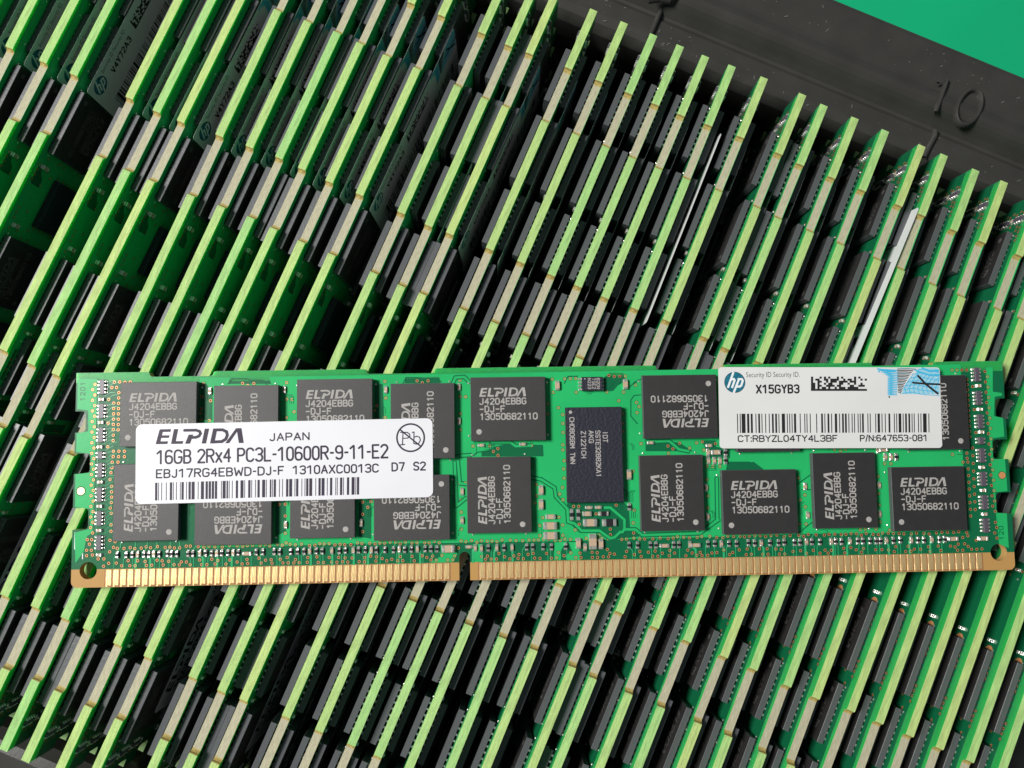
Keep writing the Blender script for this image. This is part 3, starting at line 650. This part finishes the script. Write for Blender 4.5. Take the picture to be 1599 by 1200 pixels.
# chips
for x, y, r in chips:
    c = link('memory_chip', CHIP, flat, (x, y, 0), (0, math.pi / 2, math.pi)[r])
    link('marking', MARKS, c)
rb = MB(); rb.box(-4, -6.7, 0.25, 4, 6.7, 1.15, 'chipblue', 'chipblue', bev=0.05); rg = rb.build('register_chip', flat); rg.location = (REG[0] * S, REG[1] * S, 0)
mk = MB()
def rp(u, v): a = P(u, v, 1.15); return (a[0] - REG[0], a[1] - REG[1])
def down_text(s, u, v0, v1, h, lw):            # reads downward
    x, y = rp(u, v0); _, y1 = rp(u, v1); ph = (y - y1) / (len(s) - 0.25)
    stroke_text(mk, s, x, y, h, ph, ph * 0.72, lw, 1.155, 'mark', rot=-math.pi / 2)
down_text('IDT', 941.5, 674, 691, 0.62, 0.12); down_text('SSTE32882KA1', 930, 673, 745, 0.62, 0.12); down_text('AKG', 919.5, 673, 692, 0.62, 0.12)
down_text('Z1221CH', 907.5, 674, 715.5, 0.62, 0.12); down_text('CH0806BM TWN', 889.5, 652.5, 724.5, 0.62, 0.12)
x, y = rp(890.8, 644); mk.disc(x, y, 1.155, 0.24, 'mark', 12); mk.build('marking', rg)
sb = MB(); sb.box(-1.5, -0.98, 0.12, 1.5, 0.98, 0.8, 'chipblue', 'chipblue', bev=0.04)
for i in range(4):
    yy = -0.75 + i * 0.5
    sb.box(-1.95, yy - 0.15, 0.0, -1.48, yy + 0.15, 0.22, 'solder', bev=0.04); sb.box(1.48, yy - 0.15, 0.0, 1.7, yy + 0.15, 0.22, 'solder', bev=0.04)
so = sb.build('sensor_chip', flat); so.location = (SPD[0] * S, SPD[1] * S, 0)
mk = MB()
for s, xx in (('82DN', 0.62), ('TSE2', 0.0), ('N223', -0.62)): stroke_text(mk, s, xx, 0.78, 0.42, 0.41, 0.28, 0.08, 0.805, 'mark', rot=-math.pi / 2)
mk.disc(-1.05, 0.7, 0.805, 0.1, 'mark'); mk.build('marking', so)
# capacitors one can pick out
CAPS = []
def capacitor(u, v, wpx, hpx, body='ceramic', h=0.7):
    x, y = P(u, v, h * 0.7); lx, ly = wpx * MM, hpx * MM
    mb = MB(); two_pad(mb, 0, 0, lx, ly, h, body, vertical=hpx > wpx, f=0.27)
    o = mb.build('capacitor' if body == 'ceramic' else 'resistor', flat); o.location = (x * S, y * S, 0)
    if 840 < u < 990: CAPS.append((o.name.split('.')[0], o.data, x, y))
for a in [(859.3, 821.3, 20, 11), (859.8, 836.8, 20, 11), (860, 807.3, 14, 7, 'ceramic', .5), (921.7, 816.5, 20, 11), (952, 816.5, 21, 10.5, 'resist', .5), (917, 802.6, 13, 7, 'ceramic', .5),
          (943, 802.4, 15, 6.5, 'resist', .4), (925.8, 846.8, 11, 22), (903.2, 849.3, 7, 15, 'ceramic', .5), (938.6, 850, 7, 15, 'ceramic', .5), (845, 766, 7, 14, 'ceramic', .5), (845, 788.5, 7, 15, 'ceramic', .5),
          (976.8, 600.5, 7, 15, 'ceramic', .5), (870.4, 602.5, 7, 14, 'ceramic', .5), (699.8, 857.3, 19, 11), (982.3, 741.7, 7, 15, 'ceramic', .5), (1118.5, 706.6, 14, 7, 'ceramic', .5),
          (1086.5, 851.7, 15, 5.5, 'ceramic', .4), (1038, 852.6, 14, 5.5, 'ceramic', .4), (385, 864.8, 14, 5.5, 'ceramic', .4), (1489, 841.8, 16, 6, 'ceramic', .4), (1536, 841.2, 15, 6, 'ceramic', .4), (1380, 702, 14, 7, 'ceramic', .5)]:
    capacitor(*a)
# resistor arrays at both ends
def array_mesh(n):
    mb = MB(); hh = n * 0.5 + 0.02
    mb.box(-0.34, -hh / 2 - .02, 0.0, 0.34, hh / 2 + .02, 0.36, 'network', bev=0.03)
    for i in range(n):
        y = (i - (n - 1) / 2) * 0.52
        for sx in (-1, 1): mb.dome(sx * 0.46, y, 0.0, 0.19, 'solder', 0.37, 10); mb.box(sx * 0.62 - .12, y - .13, 0.0, sx * 0.62 + .12, y + .13, 0.12, 'solder', bev=0.04)
    return mb.mesh('resistor_array')
AR4, AR2 = array_mesh(4), array_mesh(2)
arrs = [(161, 605, 4), (160, 642.4, 4), (159, 679.3, 4), (158.3, 711, 2), (157.8, 734.5, 4), (157, 772.5, 4), (156.5, 809.5, 4), (156, 847.3, 4),
        (1523.8, 585.5, 4), (1526.5, 622, 4), (1529, 658.5, 4), (1530.5, 688.5, 2), (1531.8, 711.5, 4), (1533.8, 748, 4), (1535.8, 784.5, 4), (1537.8, 820.5, 4)]
ARR = [(*P(u, v), n) for u, v, n in arrs]
for x, y, n in ARR: link('resistor_array', AR4 if n == 4 else AR2, flat, (x, y, 0))
# gold contacts
gm = MB()
for a, b_ in ((4.6, 52.75), (56.6, 128.75)): gm.poly([(a, 0.06), (b_, 0.06), (b_, 2.46), (a, 2.46)], 0.004, 'groove')
gm.build('bare_strip', flat)
pm = MB(); b = 0.02
pm.box(-0.41, 0.22, 0.002, 0.41, 2.44, 0.055, 'gold', bev=0.045); pm.box(-0.41, 0.03, 0.002, -0.14, 0.225, 0.045, 'gold', bev=0.015)
PAD = pm.mesh('gold_contact')
for k in range(120):
    x = 5.175 + k if k < 48 else 57.175 + (k - 48)
    link('gold_contact', PAD, flat, (x, 0, 0))
cp = MB()                                      # bare corners
cp.poly([(0.3, 0.9), (0.9, 0.3), (2.6, 0.3), (2.6, 0.32), (0.3, 0.92)], 0.004, 'cornertan')
l1 = link('maker_label', L1, flat); link('printing', PRINT1, l1)
l2 = link('security_label', L2, flat); link('printing', PRINT2, l2)

# ------------------------------------------------------------------ the standing modules
MODS = {-6: (-95.68, -95.68), -5: (-90.60, -90.60), -4: (-86.17, -84.50), -3: (-81.0, -79.50), -1: (-71.6, -70.4), 0: (-67.05, -65.78), 1: (-63.18, -61.78), 2: (-55.39, -56.28), 3: (-50.80, -51.31),
        4: (-46.33, -46.45), 5: (-42.88, -42.47), 6: (-38.04, -38.03), 7: (-33.41, -32.93), 8: (-26.35, -26.20), 9: (-21.86, -21.64), 10: (-18.53, -18.23), 11: (-12.07, -11.84), 12: (-7.00, -6.76),
        13: (-2.06, -1.86), 14: (1.93, 2.58), 15: (6.69, 6.77), 16: (12.22, 11.11), 17: (16.78, 16.36), 18: (22.61, 22.75), 19: (25.75, 26.41), 20: (31.49, 31.53), 21: (36.48, 36.54), 22: (42.01, 42.56),
        23: (47.14, 46.21), 24: (52.51, 51.52), 25: (56.75, 56.19), 26: (61.61, 62.21), 27: (66.45, 65.86), 28: (71.0, 70.7), 29: (75.48, 75.48), 30: (80.14, 80.14), 31: (84.85, 84.85)}
YOFF = {0: -.3, 1: -.3, 3: .2, 4: .4, 5: .2, 8: -.1, 9: -.3, 10: -.2, 16: .2, 17: .4, 18: .3, 24: -.3, 25: -.3}
ordn = ['first', 'second', 'third', 'fourth', 'fifth', 'sixth', 'seventh', 'eighth', 'ninth', 'tenth', 'eleventh', 'twelfth', 'thirteenth', 'fourteenth', 'fifteenth', 'sixteenth', 'seventeenth', 'eighteenth', 'nineteenth', 'twentieth']
def label_for(i):
    if i <= -1:
        return {-6: 'standing module grazing the very top left corner of the photo', -5: 'standing module nearest the top left corner whose full edge shows', -4: 'standing module second from the top left corner',
                -3: 'standing module just left of the wide gap that bares a white sticker', -1: 'standing module just right of the wide gap that bares a white sticker'}[i]
    if i <= 10:
        return 'upright module whose pale edge meets the flat module\'s back edge, ' + ordn[i] + ' counting from the left'
    if i <= 25:
        s = 'upright module ending against the black rim, ' + ordn[i - 11] + ' from the left'
        if i == 16: s += ', sticker lifting'
        if i == 22: s += ', sticker peeled open'
        return s
    return {26: 'upright module passing under the right end of the flat module, left of its corner', 27: 'upright module just outside the right side notches of the flat module',
            28: 'upright module four from the bottom right corner', 29: 'upright module third from the bottom right corner',
            30: 'upright module second from the bottom right corner', 31: 'upright module in the bottom right corner'}[i]
bk = MB()                                      # round copper ring and part between two rows on the back
bk.ring(0, 0, 0.03, 0.35, 1.0, 'copper', 20); bk.box(-0.4, -0.55, 0.0, 0.4, 0.55, 0.45, 'resist', bev=0.05)
for sx in (-1, 1):
    for j in range(4): bk.box(sx * 1.75 - .25, -0.8 + j * .45, 0.0, sx * 1.75 + .25, -0.55 + j * .45, 0.3, 'solder', bev=0.05)
BACKP = bk.mesh('regulator')
rb = MB(); rb.box(-4, -6.7, 0.25, 4, 6.7, 1.15, 'chipblue', 'chipblue', bev=0.05); REGM = rb.mesh('register_chip')
def slot_x(i): return -66.2 + 4.905 * i
for i, (x0, x1) in MODS.items():
    root = thing('standing_memory_module', label_for(i), 'memory module', 'memory modules standing in the tray')
    xm = (x0 + x1) / 2; yaw = math.atan2(x0 - x1, LEN)
    dev = max(-2.0, min(2.0, xm - slot_x(i) - 0.0)); lean = math.asin(dev / 30.0)
    # local x -> world +Y, local y -> up, local z (front) -> world +X
    B_ = Matrix(((0, 0, 1), (1, 0, 0), (0, 1, 0)))
    Rr = Matrix.Rotation(yaw, 3, 'Z') @ Matrix.Rotation(lean, 3, 'Y') @ B_
    topc = Vector((x0, YOFF.get(i, 0), 0))
    org = topc - Rr @ Vector((0, HT, -TH / 2))
    root.matrix_world = Matrix.Translation(org * S) @ Rr.to_4x4()
    link('board', PCB, root)
    for side in (0, 1):
        for x, y, r in chips:
            if side and abs(x - 66) < 2: continue
            a = (0, math.pi / 2, math.pi)[r]
            if side == 0: link('memory_chip', CHIPM, root, (x, y, 0), a)
            else:
                c = link('memory_chip', CHIPM, root); c.matrix_local = Matrix.Translation(Vector((x, y, -TH)) * S) @ Matrix.Rotation(math.pi, 4, 'Y') @ Matrix.Rotation(-a, 4, 'Z')
        T = Matrix.Translation((LEN * S, 0, -TH * S)) @ Matrix.Rotation(math.pi, 4, 'Y')
        for nm, me_ in (('vias', VIAS), ('small_resistors', SMALL)):
            o = stuff(link(nm, me_, root))
            if side: o.matrix_local = T
        for x, y, n in ARR:
            if y < 21: continue
            o = link('resistor_array', AR4, root, (x, y, 0))
            if side: o.matrix_local = T @ Matrix.Translation(Vector((x, y, 0)) * S)
    link('register_chip', REGM, root, (*REG, 0))
    o = link('regulator', BACKP, root); o.matrix_local = Matrix.Translation(Vector((66.2, 26.9, -TH)) * S) @ Matrix.Rotation(math.pi, 4, 'Y')
    link('copper_plane', POUR, root)
    for nm, me_, x, y in CAPS: link(nm, me_, root, (x, y, 0))
    l = link('maker_label', L1T, root); p_ = link('printing', PRINT1, l); p_.location = (0, 0, -0.0073)
    peel = {8: 12, 16: 2.6, 22: 4}.get(i)
    l = link('security_label', L2 if peel else L2T, root); p_ = link('printing', PRINT3, l)
    if not peel: p_.location = (0, 0, -0.0073); l.location = (0, -0.12, 0)
    if peel:
        l['label'] = 'sticker lifting away from its board'
        if i == 22:                             # its far end curls out from the board
            hinge = Vector((97, 0, LZ)) * S
            l.matrix_local = Matrix.Translation(hinge) @ Matrix.Rotation(math.radians(-1.6), 4, 'Y') @ Matrix.Translation(Vector((1.0, 18.1, 0)) * S) @ Matrix.Rotation(math.radians(2.1), 4, 'X') @ Matrix.Translation(Vector((0, -17.3, 0)) * S) @ Matrix.Translation(-hinge)
        else:
            hinge = Vector((0, 17.3, LZ)) * S
            l.matrix_local = Matrix.Translation(hinge) @ Matrix.Rotation(math.radians(peel), 4, 'X') @ Matrix.Translation(-hinge)

# ------------------------------------------------------------------ tray and table
tray = thing('module_tray', 'black plastic tray holding the upright modules, raised number ten on its rim', 'tray')
prof = [(134.1, -31.4), (134.4, -12), (134.9, -8.6), (136.0, -7.2), (137.4, -6.9), (140.2, -6.95), (140.9, -7.3), (141.3, -7.1), (141.9, -6.3), (142.5, -5.4), (143.0, -4.75), (143.6, -4.3), (144.3, -4.1), (145.0, -4.25), (145.7, -4.5), (146.6, -4.6), (152.6, -4.5), (153.4, -4.7), (153.8, -5.4), (154.0, -8), (154.6, -32), (153.2, -32)]
def prism(name, pr_, x0, x1):
    mb = MB(); n = 24
    for i in range(n):
        a, b = x0 + (x1 - x0) * i / n, x0 + (x1 - x0) * (i + 1) / n
        for p, q in zip(pr_, pr_[1:]): mb.face([(a, p[0], p[1]), (b, p[0], p[1]), (b, q[0], q[1]), (a, q[0], q[1])], 'plastic')
    return mb.build(name, tray, smooth=True)
prism('end_wall', prof, -125, 115)
prism('end_wall', [(LEN - y, z) for y, z in prof], -125, 115)
mb = MB(); mb.box(-125, -1, -32.2, 115, 134.4, -31.0, 'plastic'); mb.build('tray_floor', tray)
rb = MB()
for i in range(-10, 36):
    x = slot_x(i) + 2.45
    for y0 in (0.3, 64.5, 128.5): rb.box(x - 1.0, y0, -31.0, x + 1.0, y0 + 4.5, -24.5, 'plastic', bev=0.2)
stuff(rb.build('slot_ribs', tray))
def raised(name, loops, wd, h, z):
    """raised rounded lettering moulded in the rim"""
    mb = MB()
    for pl in loops:
        pts = [Vector(p) for p in pl]; rings = []
        for i, p in enumerate(pts):
            d = (pts[min(i + 1, len(pts) - 1)] - pts[max(i - 1, 0)]).normalized(); n = Vector((-d.y, d.x))
            rings.append([(p.x + n.x * wd / 2 * math.cos(t), p.y + n.y * wd / 2 * math.cos(t), z + h * math.sin(t) - 0.02) for t in [math.pi * k / 6 for k in range(7)]])
        for a, b_ in zip(rings, rings[1:]):
            for k in range(6): mb.face([a[k], a[k + 1], b_[k + 1], b_[k]], 'plastic')
    return mb.build(name, tray, smooth=True)
ZR = -4.55
W = lambda u, v, z=ZR: Wp(u, v, z)
raised('raised_digit', [[W(1463, 133), W(1473, 129)], [W(1477, 127), W(1468, 153), W(1459, 177)]], 0.8, 0.75, ZR)
el_ = [(1511 + 17.5 * 0.92 * math.cos(t) + 29 * 0.39 * math.sin(t), 169 + 17.5 * 0.39 * math.cos(t) - 29 * 0.92 * math.sin(t)) for t in [6.28318 * k / 28 for k in range(29)]]
raised('raised_digit', [[W(*p) for p in el_]], 0.8, 0.75, ZR)
raised('tick_mark', [[W(1466, 199, -5.6), W(1459, 213, -6.9), W(1448, 233, -6.9), W(1441, 247, -6.9)]], 0.9, 0.7, -6.9)
raised('tick_mark', [[W(1036, 8, -5.6), W(1031, 20, -6.9), W(1021, 44, -6.9), W(1014, 60, -6.9)]], 0.9, 0.7, -6.9)
raised('raised_digit', [[W(1012, 3), W(1030, 1), W(1045, 3), W(1062, -6)]], 0.8, 0.75, ZR)
du = MB()                                      # dust flecks and short fibres on the rim and shelf
rr = random.Random(5)
for i in range(150):
    x, y = rr.uniform(-25, 80), rr.choice((rr.uniform(147, 152.5), rr.uniform(136.5, 140)))
    z = -4.45 if y > 146 else -6.8
    a = rr.uniform(0, 3.14); l_ = rr.choice((0.08, 0.12, 0.3, 0.55)) * rr.uniform(.6, 1.3); w_ = 0.045
    dx, dy = math.cos(a) * l_ / 2, math.sin(a) * l_ / 2; nx, ny = -math.sin(a) * w_ / 2, math.cos(a) * w_ / 2
    du.face([(x - dx + nx, y - dy + ny, z), (x - dx - nx, y - dy - ny, z), (x + dx - nx, y + dy - ny, z + 0.02), (x + dx + nx, y + dy + ny, z + 0.02)], 'dust')
stuff(du.build('dust', tray))
tb = MB(); tb.box(-900, -700, -37.0, 900, 800, -32.4, 'table'); t = tb.build('table', None); t['kind'] = 'structure'
